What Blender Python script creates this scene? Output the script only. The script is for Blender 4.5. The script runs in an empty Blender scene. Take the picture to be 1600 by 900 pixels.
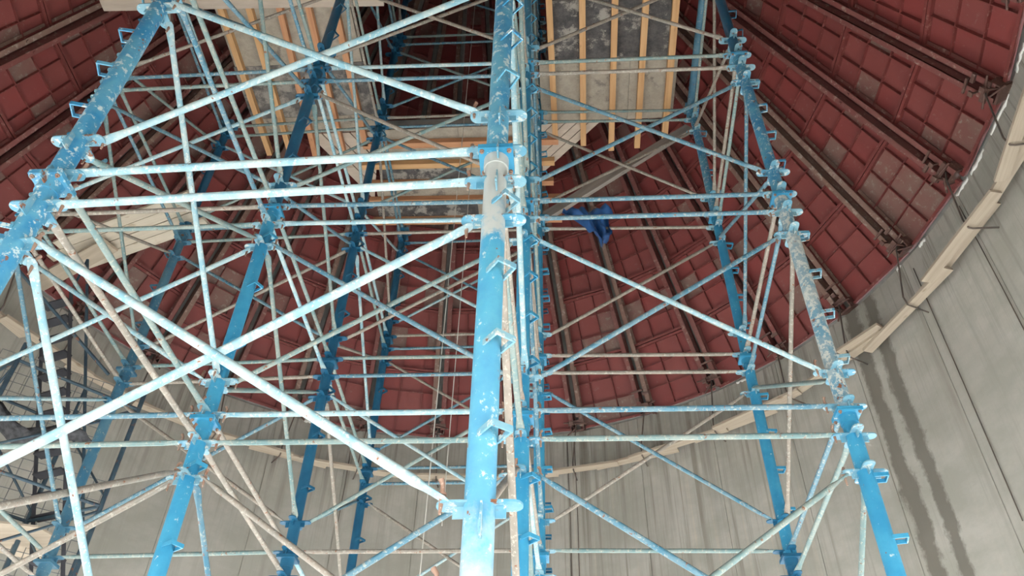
import bpy, bmesh, math, random
from mathutils import Vector, Matrix
SC = bpy.context.scene
COL = SC.collection
random.seed(7)

# ------------------------------------------------------------ camera, sky, light, exposure
CAMZ = 1.6                                   # eye height above the floor
Vc = Vector((0, 0, CAMZ))
RT = Vector((0.99810149, 0.05885046, 0.01816682))
UP = Vector((0.02647889, -0.67632077, 0.73613116))
FW = Vector((-0.05560826, 0.73425257, 0.67659506))
cam = bpy.data.cameras.new('camera'); cam.sensor_width = 36; cam.lens = 36 * 1285.03 / 1600
cam.clip_start = 0.05; cam.clip_end = 200
camo = bpy.data.objects.new('camera', cam); COL.objects.link(camo)
camo.matrix_world = Matrix(((RT.x, UP.x, -FW.x, 0), (RT.y, UP.y, -FW.y, 0), (RT.z, UP.z, -FW.z, CAMZ), (0, 0, 0, 1)))
SC.camera = camo

world = bpy.data.worlds.new('overcast_sky'); SC.world = world; world.use_nodes = True
wn = world.node_tree.nodes; wl = world.node_tree.links
bg = wn['Background']; bg.inputs['Color'].default_value = (0.93, 0.97, 1.0, 1); bg.inputs['Strength'].default_value = 16.0

def area(name, loc, target, sx, sy, power, color=(1, 1, 1)):
    l = bpy.data.lights.new(name, 'AREA'); l.shape = 'RECTANGLE'; l.size = sx; l.size_y = sy; l.energy = power; l.color = color
    o = bpy.data.objects.new(name, l); COL.objects.link(o); o.location = loc
    o.rotation_euler = (Vector(target) - Vector(loc)).to_track_quat('-Z', 'Y').to_euler(); return o
# daylight coming in through the open foot of the silo, behind and below the viewer
area('daylight_opening', (-1.0, -2.2, 0.9), (-0.9, 5.0, 5.6), 7.0, 1.6, 90, (0.97, 0.99, 1.0))

SC.view_settings.view_transform = 'Standard'; SC.view_settings.look = 'None'
SC.view_settings.gamma = 1; SC.view_settings.use_curve_mapping = False
SC.view_settings.exposure = 0.0

def px(P):
    d = Vector(P) - Vc; z = d.dot(FW)
    if z <= 0.05: return None
    return (800 + 1285.03 * d.dot(RT) / z, 450 - 1285.03 * d.dot(UP) / z)
def in_view(pts, m=60):
    """any sampled point of a polyline inside the frame"""
    for a, b in zip(pts[:-1], pts[1:]):
        for i in range(21):
            q = px(a.lerp(b, i / 20))
            if q and -m < q[0] < 1600 + m and -m < q[1] < 900 + m: return True
    return False

# ------------------------------------------------------------ materials
def new_mat(name):
    m = bpy.data.materials.new(name); m.use_nodes = True
    return m, m.node_tree.nodes, m.node_tree.links, m.node_tree.nodes['Principled BSDF']
def coord(n, l, scale, kind='Object'):
    tc = n.new('ShaderNodeTexCoord'); mp = n.new('ShaderNodeMapping'); mp.inputs['Scale'].default_value = scale
    l.new(tc.outputs[kind], mp.inputs['Vector'])
    oi = n.new('ShaderNodeObjectInfo'); ml = n.new('ShaderNodeMath'); ml.operation = 'MULTIPLY'; ml.inputs[1].default_value = 37.0
    l.new(oi.outputs['Random'], ml.inputs[0]); l.new(ml.outputs[0], mp.inputs['Location'])
    return mp.outputs['Vector']
def noise(n, l, vec, scale, detail=4, rough=0.6):
    t = n.new('ShaderNodeTexNoise'); t.inputs['Scale'].default_value = scale; t.inputs['Detail'].default_value = detail
    t.inputs['Roughness'].default_value = rough; l.new(vec, t.inputs['Vector']); return t.outputs['Fac']
def ramp(n, l, fac, stops):
    r = n.new('ShaderNodeValToRGB'); cr = r.color_ramp
    while len(cr.elements) < len(stops): cr.elements.new(0.5)
    for e, (p, c) in zip(cr.elements, stops): e.position = p; e.color = (*c, 1) if len(c) == 3 else c
    l.new(fac, r.inputs['Fac']); return r.outputs['Color']
def mix(n, l, fac, a, b):
    m = n.new('ShaderNodeMix'); m.data_type = 'RGBA'
    if isinstance(fac, (int, float)): m.inputs['Factor'].default_value = fac
    else: l.new(fac, m.inputs['Factor'])
    for v, i in ((a, 6), (b, 7)):
        if isinstance(v, tuple): m.inputs[i].default_value = (*v, 1)
        else: l.new(v, m.inputs[i])
    return m.outputs[2]
def bump(n, l, h, b, st=0.3, dist=0.01):
    t = n.new('ShaderNodeBump'); t.inputs['Strength'].default_value = st; t.inputs['Distance'].default_value = dist
    l.new(h, t.inputs['Height']); l.new(t.outputs['Normal'], b.inputs['Normal'])
G = lambda v: (v, v, v)
def paint(name, base, base2, splat, amount, rust=0.62, rough=0.42, sc=1.0):
    """painted steel: two paint tones, cement splatter and rust chips"""
    m, n, l, b = new_mat(name)
    v = coord(n, l, (1, 1, 1))
    c = mix(n, l, ramp(n, l, noise(n, l, v, 5 * sc, 5), [(0.38, G(0)), (0.62, G(1))]), base, base2)
    sp = noise(n, l, v, 26 * sc, 5, 0.7)
    c = mix(n, l, ramp(n, l, sp, [(amount, G(0)), (amount + 0.05, G(1))]), c, splat)
    ru = noise(n, l, v, 17 * sc, 6, 0.65)
    mask = ramp(n, l, ru, [(rust, G(0)), (rust + 0.03, G(1))])
    c = mix(n, l, mask, c, (0.22, 0.085, 0.04))
    l.new(c, b.inputs['Base Color']); b.inputs['Roughness'].default_value = rough
    b.inputs['Specular IOR Level'].default_value = 0.5
    bump(n, l, sp, b, 0.25, 0.004)
    return m
M = {}
M['bright blue'] = paint('paint_bright_blue', (0.028, 0.235, 0.43), (0.05, 0.30, 0.49), (0.48, 0.58, 0.61), 0.63, 0.66)
M['splattered blue'] = paint('paint_splattered_blue', (0.03, 0.22, 0.43), (0.11, 0.34, 0.48), (0.50, 0.60, 0.62), 0.555, 0.64)
M['whitewashed'] = paint('paint_whitewashed', (0.13, 0.28, 0.38), (0.36, 0.40, 0.40), (0.52, 0.54, 0.51), 0.50, 0.62, 0.7)
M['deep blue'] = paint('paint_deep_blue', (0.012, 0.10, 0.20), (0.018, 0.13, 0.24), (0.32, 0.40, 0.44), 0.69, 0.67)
M['dull blue'] = paint('paint_dull_blue', (0.04, 0.15, 0.25), (0.09, 0.21, 0.29), (0.30, 0.33, 0.32), 0.60, 0.64)
M['pale blue'] = paint('paint_pale_blue', (0.20, 0.39, 0.48), (0.40, 0.50, 0.515), (0.54, 0.58, 0.56), 0.55, 0.65, 0.42, 1.6)
M['blue'] = paint('paint_tube_blue', (0.055, 0.185, 0.275), (0.15, 0.26, 0.32), (0.34, 0.38, 0.37), 0.55, 0.62, 0.42, 1.6)
M['grey green'] = paint('paint_grey_green', (0.15, 0.25, 0.26), (0.25, 0.30, 0.28), (0.38, 0.38, 0.33), 0.56, 0.63, 0.42, 1.6)
M['grey tan'] = paint('paint_grey_tan', (0.24, 0.22, 0.19), (0.32, 0.27, 0.23), (0.42, 0.38, 0.33), 0.55, 0.62, 0.42, 1.6)
M['lug'] = paint('paint_lug', (0.08, 0.28, 0.42), (0.20, 0.36, 0.43), (0.48, 0.52, 0.50), 0.55, 0.60)
M['pin'] = paint('rusty_pin', (0.24, 0.13, 0.09), (0.32, 0.21, 0.16), (0.45, 0.36, 0.30), 0.58, 0.60, 0.7)
M['slate blue'] = paint('paint_slate_blue', (0.035, 0.065, 0.095), (0.06, 0.10, 0.13), (0.18, 0.20, 0.20), 0.64, 0.62)

m, n, l, b = new_mat('paint_washed_cyan')
v = coord(n, l, (1, 1, 1)); c = mix(n, l, ramp(n, l, noise(n, l, v, 6, 5), [(0.38, G(0)), (0.62, G(1))]), (0.03, 0.26, 0.46), (0.06, 0.34, 0.50))
c = mix(n, l, ramp(n, l, noise(n, l, v, 24, 5, 0.7), [(0.60, G(0)), (0.66, G(1))]), c, (0.50, 0.60, 0.62))
tcz = n.new('ShaderNodeTexCoord'); sz_ = n.new('ShaderNodeSeparateXYZ'); l.new(tcz.outputs['Object'], sz_.inputs[0])
zz = n.new('ShaderNodeMath'); zz.operation = 'ADD'; l.new(sz_.outputs['Z'], zz.inputs[0])
nz = n.new('ShaderNodeMath'); nz.operation = 'MULTIPLY'; nz.inputs[1].default_value = 1.1; l.new(noise(n, l, v, 7, 6, 0.7), nz.inputs[0]); l.new(nz.outputs[0], zz.inputs[1])
half = n.new('ShaderNodeMath'); half.operation = 'MULTIPLY'; half.inputs[1].default_value = 0.4; l.new(zz.outputs[0], half.inputs[0])
c = mix(n, l, ramp(n, l, half.outputs[0], [(0.20, G(0.9)), (0.36, G(0.15)), (0.78, G(0.05)), (0.86, G(0.95))]), c, (0.46, 0.47, 0.45))
c = mix(n, l, ramp(n, l, noise(n, l, v, 15, 6, 0.65), [(0.66, G(0)), (0.69, G(1))]), c, (0.22, 0.10, 0.06))
l.new(c, b.inputs['Base Color']); b.inputs['Roughness'].default_value = 0.4; M['washed cyan'] = m

def red(name, base, base2, worn, amt):
    m, n, l, b = new_mat(name)
    v = coord(n, l, (1, 1, 1))
    big = noise(n, l, v, 1.6, 5, 0.65); fine = noise(n, l, v, 14, 6, 0.7)
    c = mix(n, l, ramp(n, l, big, [(0.35, G(0)), (0.65, G(1))]), base, base2)
    c = mix(n, l, ramp(n, l, fine, [(amt, G(0)), (amt + 0.10, G(1))]), c, worn)
    v2 = coord(n, l, (1, 1, 1)); f2 = noise(n, l, v2, 5, 6, 0.75)
    c = mix(n, l, ramp(n, l, f2, [(0.68, G(0)), (0.74, G(0.7))]), c, (0.30, 0.24, 0.20))
    l.new(c, b.inputs['Base Color']); b.inputs['Roughness'].default_value = 0.6
    bump(n, l, fine, b, 0.15, 0.004); return m
M['red'] = red('panel_red', (0.245, 0.045, 0.042), (0.215, 0.049, 0.046), (0.27, 0.10, 0.085), 0.62)
M['red2'] = red('panel_dark_red', (0.210, 0.050, 0.047), (0.235, 0.056, 0.050), (0.24, 0.11, 0.095), 0.60)
M['worn'] = red('panel_worn', (0.215, 0.135, 0.112), (0.21, 0.085, 0.073), (0.27, 0.21, 0.18), 0.55)
M['rib'] = red('panel_rib_red', (0.20, 0.040, 0.036), (0.17, 0.040, 0.036), (0.30, 0.14, 0.12), 0.57)
M['channel'] = red('channel_red', (0.21, 0.060, 0.055), (0.19, 0.075, 0.065), (0.34, 0.22, 0.19), 0.56)
M['channel2'] = red('channel_brown', (0.20, 0.11, 0.085), (0.24, 0.15, 0.12), (0.36, 0.28, 0.24), 0.54)
M['rusty'] = red('rusty_steel', (0.10, 0.045, 0.038), (0.15, 0.08, 0.065), (0.26, 0.19, 0.16), 0.56)

# concrete wall; uv.x = metres round the wall, uv.y = height
m, n, l, b = new_mat('board_marked_concrete')
tc = n.new('ShaderNodeTexCoord')
def uvmap(sx, sy, oy=0.0):
    mp = n.new('ShaderNodeMapping'); mp.inputs['Scale'].default_value = (sx, sy, 1); mp.inputs['Location'].default_value = (0, oy, 0)
    l.new(tc.outputs['UV'], mp.inputs['Vector']); return mp.outputs['Vector']
streak = noise(n, l, uvmap(3.2, 0.16), 1.6, 6, 0.65)
fine = noise(n, l, uvmap(16, 0.35), 1.3, 5, 0.7)
blot = noise(n, l, uvmap(0.7, 0.7), 1.0, 5, 0.6)
c = mix(n, l, ramp(n, l, blot, [(0.35, G(0)), (0.68, G(1))]), (0.42, 0.40, 0.358), (0.51, 0.49, 0.45))
c = mix(n, l, ramp(n, l, streak, [(0.52, G(0)), (0.70, G(0.45))]), c, (0.24, 0.21, 0.175))
c = mix(n, l, ramp(n, l, streak, [(0.26, G(0.5)), (0.44, G(0))]), c, (0.56, 0.51, 0.44))
c = mix(n, l, ramp(n, l, fine, [(0.58, G(0)), (0.74, G(0.35))]), c, (0.22, 0.20, 0.17))
# stains run down from the joint with the cone: stronger near the top
sep = n.new('ShaderNodeSeparateXYZ'); l.new(tc.outputs['UV'], sep.inputs[0])
def mth(op, a, bb=None, cc=None):
    t = n.new('ShaderNodeMath'); t.operation = op
    for i, q in enumerate((a, bb, cc)):
        if q is None: continue
        if isinstance(q, (int, float)): t.inputs[i].default_value = q
        else: l.new(q, t.inputs[i])
    return t.outputs[0]
top = n.new('ShaderNodeMapRange'); l.new(sep.outputs['Y'], top.inputs['Value'])
top.inputs['From Min'].default_value = 6.4; top.inputs['From Max'].default_value = 8.6
run = noise(n, l, uvmap(9, 0.22, 3.0), 1.0, 5, 0.7)
c = mix(n, l, mth('MULTIPLY', ramp(n, l, run, [(0.52, G(0)), (0.66, G(0.85))]), top.outputs['Result']), c, (0.13, 0.105, 0.085))
farm = n.new('ShaderNodeMapRange'); l.new(mth('ABSOLUTE', mth('SUBTRACT', sep.outputs['X'], 2.6)), farm.inputs['Value'])
farm.inputs['From Min'].default_value = 3.4; farm.inputs['From Max'].default_value = 1.6
st2 = noise(n, l, uvmap(5.5, 0.10, 7.0), 1.3, 6, 0.7)
c = mix(n, l, mth('MULTIPLY', ramp(n, l, st2, [(0.52, G(0)), (0.60, G(0.75))]), farm.outputs['Result']), c, (0.22, 0.19, 0.155))
c = mix(n, l, mth('MULTIPLY', ramp(n, l, st2, [(0.36, G(0.7)), (0.44, G(0))]), farm.outputs['Result']), c, (0.56, 0.50, 0.42))
cld = noise(n, l, uvmap(0.9, 1.3, 2.0), 1.3, 6, 0.65)
c = mix(n, l, ramp(n, l, cld, [(0.40, G(0)), (0.60, G(0.6))]), c, (0.33, 0.325, 0.28))
# the two wet bands that run down beside one another
wob = noise(n, l, uvmap(2.5, 1.5), 1.0, 5, 0.75)
Rw = 5.77
for az, wd in ((60.0, 0.125), (63.1, 0.11)):
    d = mth('ABSOLUTE', mth('SUBTRACT', mth('ADD', sep.outputs['X'], mth('MULTIPLY', mth('SUBTRACT', wob, 0.5), 0.34)), math.radians(az) * Rw))
    msk = n.new('ShaderNodeMapRange'); l.new(d, msk.inputs['Value'])
    msk.inputs['From Min'].default_value = wd; msk.inputs['From Max'].default_value = wd - 0.05
    c = mix(n, l, mth('MULTIPLY', msk.outputs['Result'], 0.85), c, (0.165, 0.15, 0.125))
l.new(c, b.inputs['Base Color']); b.inputs['Roughness'].default_value = 0.85
bump(n, l, fine, b, 0.35, 0.01); M['concrete'] = m

def wood(name, a, bcol, dark, sc=(1.2, 22, 22)):
    m, n, l, b = new_mat(name); v = coord(n, l, sc)
    g = noise(n, l, v, 1.0, 5, 0.6); k = noise(n, l, coord(n, l, (3, 9, 9)), 1.0, 2, 0.5)
    c = mix(n, l, ramp(n, l, g, [(0.35, G(0)), (0.65, G(1))]), a, bcol)
    c = mix(n, l, ramp(n, l, k, [(0.70, G(0)), (0.76, G(0.8))]), c, dark)
    l.new(c, b.inputs['Base Color']); b.inputs['Roughness'].default_value = 0.7; bump(n, l, g, b, 0.2, 0.003); return m
M['joist'] = wood('fresh_pine', (0.60, 0.33, 0.15), (0.72, 0.44, 0.22), (0.30, 0.13, 0.05))
M['joist2'] = wood('orange_pine', (0.55, 0.25, 0.13), (0.64, 0.34, 0.18), (0.28, 0.11, 0.05))
M['plank'] = wood('weathered_plank', (0.44, 0.36, 0.28), (0.53, 0.45, 0.36), (0.30, 0.22, 0.15))
M['plank2'] = wood('pale_plank', (0.56, 0.49, 0.40), (0.64, 0.57, 0.47), (0.42, 0.32, 0.22))
M['grey wood'] = wood('grey_timber', (0.27, 0.24, 0.22), (0.36, 0.32, 0.29), (0.18, 0.15, 0.13))
def sheet(name, a, bcol, dark, lo, hi):
    m, n, l, b = new_mat(name); v = coord(n, l, (1, 1, 1))
    g = noise(n, l, v, 3.0, 8, 0.72); h = noise(n, l, coord(n, l, (1, 1, 1)), 9, 8, 0.8)
    c = mix(n, l, ramp(n, l, h, [(0.4, G(0)), (0.6, G(1))]), a, bcol)
    c = mix(n, l, ramp(n, l, g, [(lo, G(0)), (hi, G(1))]), c, dark)
    l.new(c, b.inputs['Base Color']); b.inputs['Roughness'].default_value = 0.75; bump(n, l, h, b, 0.2, 0.003); return m
M['sheet pale'] = sheet('cement_stained_sheet', (0.35, 0.305, 0.25), (0.44, 0.385, 0.32), (0.19, 0.165, 0.15), 0.57, 0.64)
M['sheet dark'] = sheet('black_mottled_sheet', (0.055, 0.052, 0.055), (0.12, 0.11, 0.11), (0.36, 0.33, 0.30), 0.53, 0.60)
M['board pale'] = wood('pale_board', (0.50, 0.41, 0.34), (0.58, 0.49, 0.41), (0.40, 0.30, 0.22), (3, 18, 18))
M['sheet mottled'] = sheet('grey_mottled_sheet', (0.09, 0.085, 0.085), (0.17, 0.155, 0.15), (0.34, 0.31, 0.28), 0.47, 0.56)
def plain(name, col, rough=0.7, col2=None, sc=6):
    m, n, l, b = new_mat(name); v = coord(n, l, (1, 1, 1)); g = noise(n, l, v, sc, 5)
    c = mix(n, l, ramp(n, l, g, [(0.35, G(0)), (0.65, G(1))]), col, col2 or tuple(x * 1.3 for x in col))
    l.new(c, b.inputs['Base Color']); b.inputs['Roughness'].default_value = rough; return m
M['blue cloth'] = plain('blue_sheeting', (0.020, 0.085, 0.27), 0.45, (0.035, 0.13, 0.36))
M['black net'] = plain('black_netting', (0.03, 0.03, 0.035), 0.8, (0.09, 0.09, 0.10), 18)
M['rope'] = plain('rope_fibre', (0.55, 0.52, 0.48), 0.9)
M['rebar'] = plain('rebar_steel', (0.10, 0.085, 0.08), 0.6, (0.16, 0.12, 0.10))
M['foam'] = plain('white_foam', (0.78, 0.78, 0.75), 0.9)
M['wire'] = plain('mesh_wire', (0.16, 0.17, 0.18), 0.6)
M['dark'] = plain('dark_tread', (0.045, 0.045, 0.055), 0.7)
M['slab'] = plain('slab_concrete', (0.30, 0.29, 0.27), 0.9)
M['floor'] = plain('dusty_concrete_floor', (0.46, 0.44, 0.40), 0.9, (0.54, 0.52, 0.48), 1.5)

# ------------------------------------------------------------ mesh helpers
class MB:
    def __init__(s): s.v = []; s.f = []; s.m = []; s.sm = []
    def add(s, vs, fs, mi=0, smooth=False):
        o = len(s.v); s.v += [tuple(v) for v in vs]
        for f in fs: s.f.append([o + i for i in f]); s.m.append(mi); s.sm.append(smooth)
    def hexa(s, c, mi=0):          # 8 corners: 0-3 one face, 4-7 the opposite
        s.add(c, [(0, 3, 2, 1), (4, 5, 6, 7), (0, 1, 5, 4), (1, 2, 6, 5), (2, 3, 7, 6), (3, 0, 4, 7)], mi)
    def box(s, c, h, mi=0, ax=None):
        c = Vector(c); ax = ax or (Vector((1, 0, 0)), Vector((0, 1, 0)), Vector((0, 0, 1)))
        X, Y, Z = (ax[i] * h[i] for i in range(3))
        s.hexa([c - X - Y - Z, c + X - Y - Z, c + X + Y - Z, c - X + Y - Z, c - X - Y + Z, c + X - Y + Z, c + X + Y + Z, c - X + Y + Z], mi)
    def bar(s, a, b, w, h, up=Vector((0, 0, 1)), mi=0):   # w sideways, h along up
        a = Vector(a); b = Vector(b); d = (b - a); L = d.length; d.normalize()
        sd = d.cross(up).normalized(); u = sd.cross(d)
        s.box((a + b) / 2, (L / 2, w / 2, h / 2), mi, (d, sd, u))
    def rings(s, rs, mi=0, cap=True, smooth=True):
        n_ = len(rs[0]); vs = [v for r in rs for v in r]; fs = []
        for i in range(len(rs) - 1):
            for j in range(n_):
                k = (j + 1) % n_; fs.append((i * n_ + j, i * n_ + k, (i + 1) * n_ + k, (i + 1) * n_ + j))
        s.add(vs, fs, mi, smooth)
        if cap: s.add(rs[0], [tuple(range(n_))[::-1]], mi); s.add(rs[-1], [tuple(range(n_))], mi)
    def tube(s, pts, r, n_=8, mi=0, cap=True):
        pts = [Vector(p) for p in pts]; rs = []; ref = None
        for i, p in enumerate(pts):
            d = (pts[min(i + 1, len(pts) - 1)] - pts[max(i - 1, 0)]).normalized()
            if ref is None: ref = d.orthogonal().normalized()
            ref = (ref - d * ref.dot(d)).normalized(); q = d.cross(ref)
            rr = r[i] if isinstance(r, (list, tuple)) else r
            rs.append([p + (ref * math.cos(2 * math.pi * j / n_) + q * math.sin(2 * math.pi * j / n_)) * rr for j in range(n_)])
        s.rings(rs, mi, cap)
    def mesh(s, name, mats):
        me = bpy.data.meshes.new(name); me.from_pydata(s.v, [], s.f)
        for k in mats: me.materials.append(M[k])
        me.polygons.foreach_set('material_index', s.m); me.polygons.foreach_set('use_smooth', s.sm)
        me.update(); return me
def obj(name, me, parent=None, loc=(0, 0, 0), rot=None, mat=None):
    o = bpy.data.objects.new(name, me); COL.objects.link(o)
    if rot is not None: o.rotation_euler = rot
    o.location = loc
    if parent: o.parent = parent
    return o
def build(name, mb, mats, parent=None, loc=(0, 0, 0), **k): return obj(name, mb.mesh(name, mats), parent, loc, **k)
def tag(o, label, cat, group=None):
    o['label'] = label; o['category'] = cat
    if group: o['group'] = group
    return o
def empty(name, loc, label, cat, group=None):
    o = bpy.data.objects.new(name, None); COL.objects.link(o); o.location = loc; o.empty_display_size = 0.1
    return tag(o, label, cat, group)
def structure(o): o['kind'] = 'structure'; return o
W = lambda x, y, z: Vector((x, y, z + CAMZ))      # z measured from eye height

# ------------------------------------------------------------ silo: floor, wall, columns under it, cone lined with panels
CX, CY, R, ZR = -1.26301, 5.34975, 5.77, 7.0 + CAMZ
SL = math.radians(60.1); LS = R / math.cos(SL); NB = 32; PH = math.radians(4.3)
azp = lambda a, r, z: Vector((CX + r * math.sin(a), CY + r * math.cos(a), z))
fl = MB(); nn = 64
fl.add([azp(2 * math.pi * i / nn, 45, 0) for i in range(nn)] + [azp(2 * math.pi * i / nn, 45, -0.3) for i in range(nn)],
       [tuple(range(nn))[::-1], tuple(range(nn, 2 * nn))] + [(i, (i + 1) % nn, nn + (i + 1) % nn, nn + i) for i in range(nn)])
structure(build('floor', fl, ['floor']))

# the cylindrical wall: recessed vertical joints are geometry
ZB = 2.5; nseg = 32; prof = []
for i in range(nseg):
    a0 = 2 * math.pi * i / nseg + PH / 2; a1 = 2 * math.pi * (i + 1) / nseg + PH / 2; e = 0.007 / R
    for t in (0.0, 0.34, 0.67): prof.append((a0 + e + (a1 - a0 - 2 * e) * t, R))
    prof.append((a1 - e, R)); prof.append((a1 - e * 0.6, R + 0.010)); prof.append((a1 + e * 0.6, R + 0.010))
N_ = len(prof); wb = MB(); rows = [ZB, 4.2, 6.0, 7.6, ZR]
vs = [azp(a, r, z) for z in rows for a, r in prof] + [azp(a, R + 0.3, z) for z in (ZR, ZB) for a, r in prof]
nr = len(rows) + 2; fs = []
for k in range(nr):
    for j in range(N_):
        a = k * N_ + j; b_ = k * N_ + (j + 1) % N_; k2 = (k + 1) % nr
        fs.append((b_, a, k2 * N_ + j, k2 * N_ + (j + 1) % N_))
wb.add(vs, fs); wall = build('wall_round', wb, ['concrete']); structure(wall)
uvl = wall.data.uv_layers.new(name='UVMap')
for poly in wall.data.polygons:
    js = [wall.data.loops[li].vertex_index for li in poly.loop_indices]
    aa = [prof[j % N_][0] for j in js]; amax = max(aa)
    for li, j, a in zip(poly.loop_indices, js, aa):
        a = a if amax - a < math.pi else a + 2 * math.pi
        if a > math.pi * 1.5: a -= 2 * math.pi
        uvl.data[li].uv = (a * R, wall.data.vertices[j].co.z)
for li_poly in wall.data.polygons:            # keep each face's u continuous
    us = [uvl.data[li].uv[0] for li in li_poly.loop_indices]
    if max(us) - min(us) > 5:
        for li in li_poly.loop_indices:
            if uvl.data[li].uv[0] < 0: uvl.data[li].uv[0] += 2 * math.pi * R
for i in range(8):
    a = math.radians(22.5 + 45 * i); cm = MB(); e1 = Vector((math.cos(a), -math.sin(a), 0)); e2 = Vector((math.sin(a), math.cos(a), 0))
    cm.box(azp(a, R + 0.22, ZB / 2), (0.25, 0.2, ZB / 2), 0, (e1, e2, Vector((0, 0, 1))))
    structure(build('trim_%d' % (i + 1), cm, ['slab']))

# cone shell behind the panels
ceil_mb = MB(); off = 0.16; nb = NB
sr = lambda s: R - s * math.cos(SL); sz = lambda s: ZR + s * math.sin(SL)
lv = [0, 2, 4, 6, 8, 10, LS - 0.1]
vs = []
for o_ in (0.0, 0.25):
    for s in lv:
        for j in range(nb):
            a = PH + 2 * math.pi * j / nb; vs.append(azp(a, sr(s) + 0.06 + o_, sz(s) + 0.03))
fs = []; K = len(lv)
for k in range(K - 1):
    for j in range(nb):
        j2 = (j + 1) % nb
        fs.append((k * nb + j, k * nb + j2, (k + 1) * nb + j2, (k + 1) * nb + j))
        q = K * nb; fs.append((q + k * nb + j2, q + k * nb + j, q + (k + 1) * nb + j, q + (k + 1) * nb + j2))
for j in range(nb):
    j2 = (j + 1) % nb; q = K * nb; fs.append((j2, j, q + j, q + j2))
fs.append(tuple(range((K - 1) * nb, K * nb)))
ceil_mb.add(vs, fs); ceiling = structure(build('ceiling', ceil_mb, ['slab']))

# formwork panels, each an object; local frame x = across, y = up the slope, z = inward
def half_w(s): return sr(s) * math.tan(math.pi / NB)
def panel_mesh(s0, s1, variant, rnd, name):
    mb = MB(); g = 0.062; L_ = s1 - s0
    w0, w1 = half_w(s0) - g, half_w(s1) - g
    if w1 < 0.05: w1 = 0.05
    def P(u, v, z): w = w0 + (w1 - w0) * v; return (u * w, v * L_, z)
    wide = w0 * 2
    us = [-1, -0.52, 0.24, 1] if wide > 0.8 else ([-1, -0.1, 1] if wide > 0.42 else [-1, 1])
    if rnd.random() < 0.35: us = [-u for u in us][::-1]
    vv = [0, 0.34, 0.67, 1]
    worn_c = rnd.choice([None, None, (0, 0), (0, 1)]) if variant < 2 else None
    for i in range(len(us) - 1):
        for j in range(3):
            mi = 0 if rnd.random() < 0.7 else 1
            if variant == 2: mi = rnd.choice([2, 2, 1])
            if variant == 3: mi = rnd.choice([2, 1, 1])
            if worn_c and j == worn_c[1] and rnd.random() < 0.75: mi = 2
            z = rnd.uniform(-0.003, 0.003)
            mb.add([P(us[i], vv[j], z), P(us[i + 1], vv[j], z), P(us[i + 1], vv[j + 1], z), P(us[i], vv[j + 1], z)], [(0, 1, 2, 3)], mi)
    def rib(u0, v0, u1, v1, wd, ht, mi=3):
        a = Vector(P(u0, v0, 0)); c_ = Vector(P(u1, v1, 0)); d = (c_ - a).normalized(); sd = Vector((-d.y, d.x, 0)) * wd / 2; up = Vector((0, 0, ht))
        mb.add([a - sd, c_ - sd, c_ + sd, a + sd, a - sd + up, c_ - sd + up, c_ + sd + up, a + sd + up],
               [(4, 5, 6, 7), (0, 1, 5, 4), (1, 2, 6, 5), (2, 3, 7, 6), (3, 0, 4, 7)], mi)
    for u in us[1:-1]: rib(u, 0, u, 1, 0.010, 0.045)
    for v in vv[1:-1]: rib(-1, v, 1, v, 0.010, 0.045)
    rib(-1, 0, -1, 1, 0.03, 0.06); rib(1, 0, 1, 1, 0.03, 0.06)
    rib(-1, 0.018, 1, 0.018, 0.035, 0.062); rib(-1, 0.982, 1, 0.982, 0.035, 0.062)
    return mb.mesh(name, ['red', 'red2', 'worn', 'rib'])
PL = 1.02; NR = 9
upper = MB()
rnd = random.Random(3)
meshes = {}
for r_ in range(11):
    s0 = 0.02 + r_ * PL; s1 = s0 + PL - 0.012
    for v_ in range(4): meshes[(r_, v_)] = [panel_mesh(s0, min(s1, LS - 0.25), v_, rnd, 'panel') for q in range(2)]
for k in range(NB):
    a = PH + 2 * math.pi * (k + 0.5) / NB
    et = Vector((math.cos(a), -math.sin(a), 0)); er = Vector((math.sin(a), math.cos(a), 0))
    es = (-er * math.cos(SL) + Vector((0, 0, math.sin(SL)))).normalized(); en = et.cross(es)
    if en.dot(er) > 0: et = -et; en = et.cross(es)
    ci = math.cos(math.pi / NB); adeg = math.degrees(a) % 360
    for r_ in range(11):
        s0 = 0.02 + r_ * PL
        left = 200 < adeg < 325
        v_ = rnd.choices([0, 1, 2, 3], [5, 3, 2.2, 2.2] if left else [7, 3, 0.6, 1.0])[0]
        o3 = azp(a, sr(s0) * ci, sz(s0))
        Mx = Matrix(((et.x, es.x, en.x, o3.x), (et.y, es.y, en.y, o3.y), (et.z, es.z, en.z, o3.z), (0, 0, 0, 1)))
        me = rnd.choice(meshes[(r_, v_)])
        if r_ < NR:
            p = obj('formwork_panel', me, ceiling); p.matrix_world = Mx
        else:
            upper.add([Mx @ v.co for v in me.vertices], [tuple(f.vertices) for f in me.polygons], 0)
            for q, f in enumerate(me.polygons): upper.m[len(upper.m) - len(me.polygons) + q] = f.material_index
up_o = build('upper_formwork_panel', upper, ['red', 'red2', 'worn', 'rib'], ceiling); up_o['kind'] = 'stuff'

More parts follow.
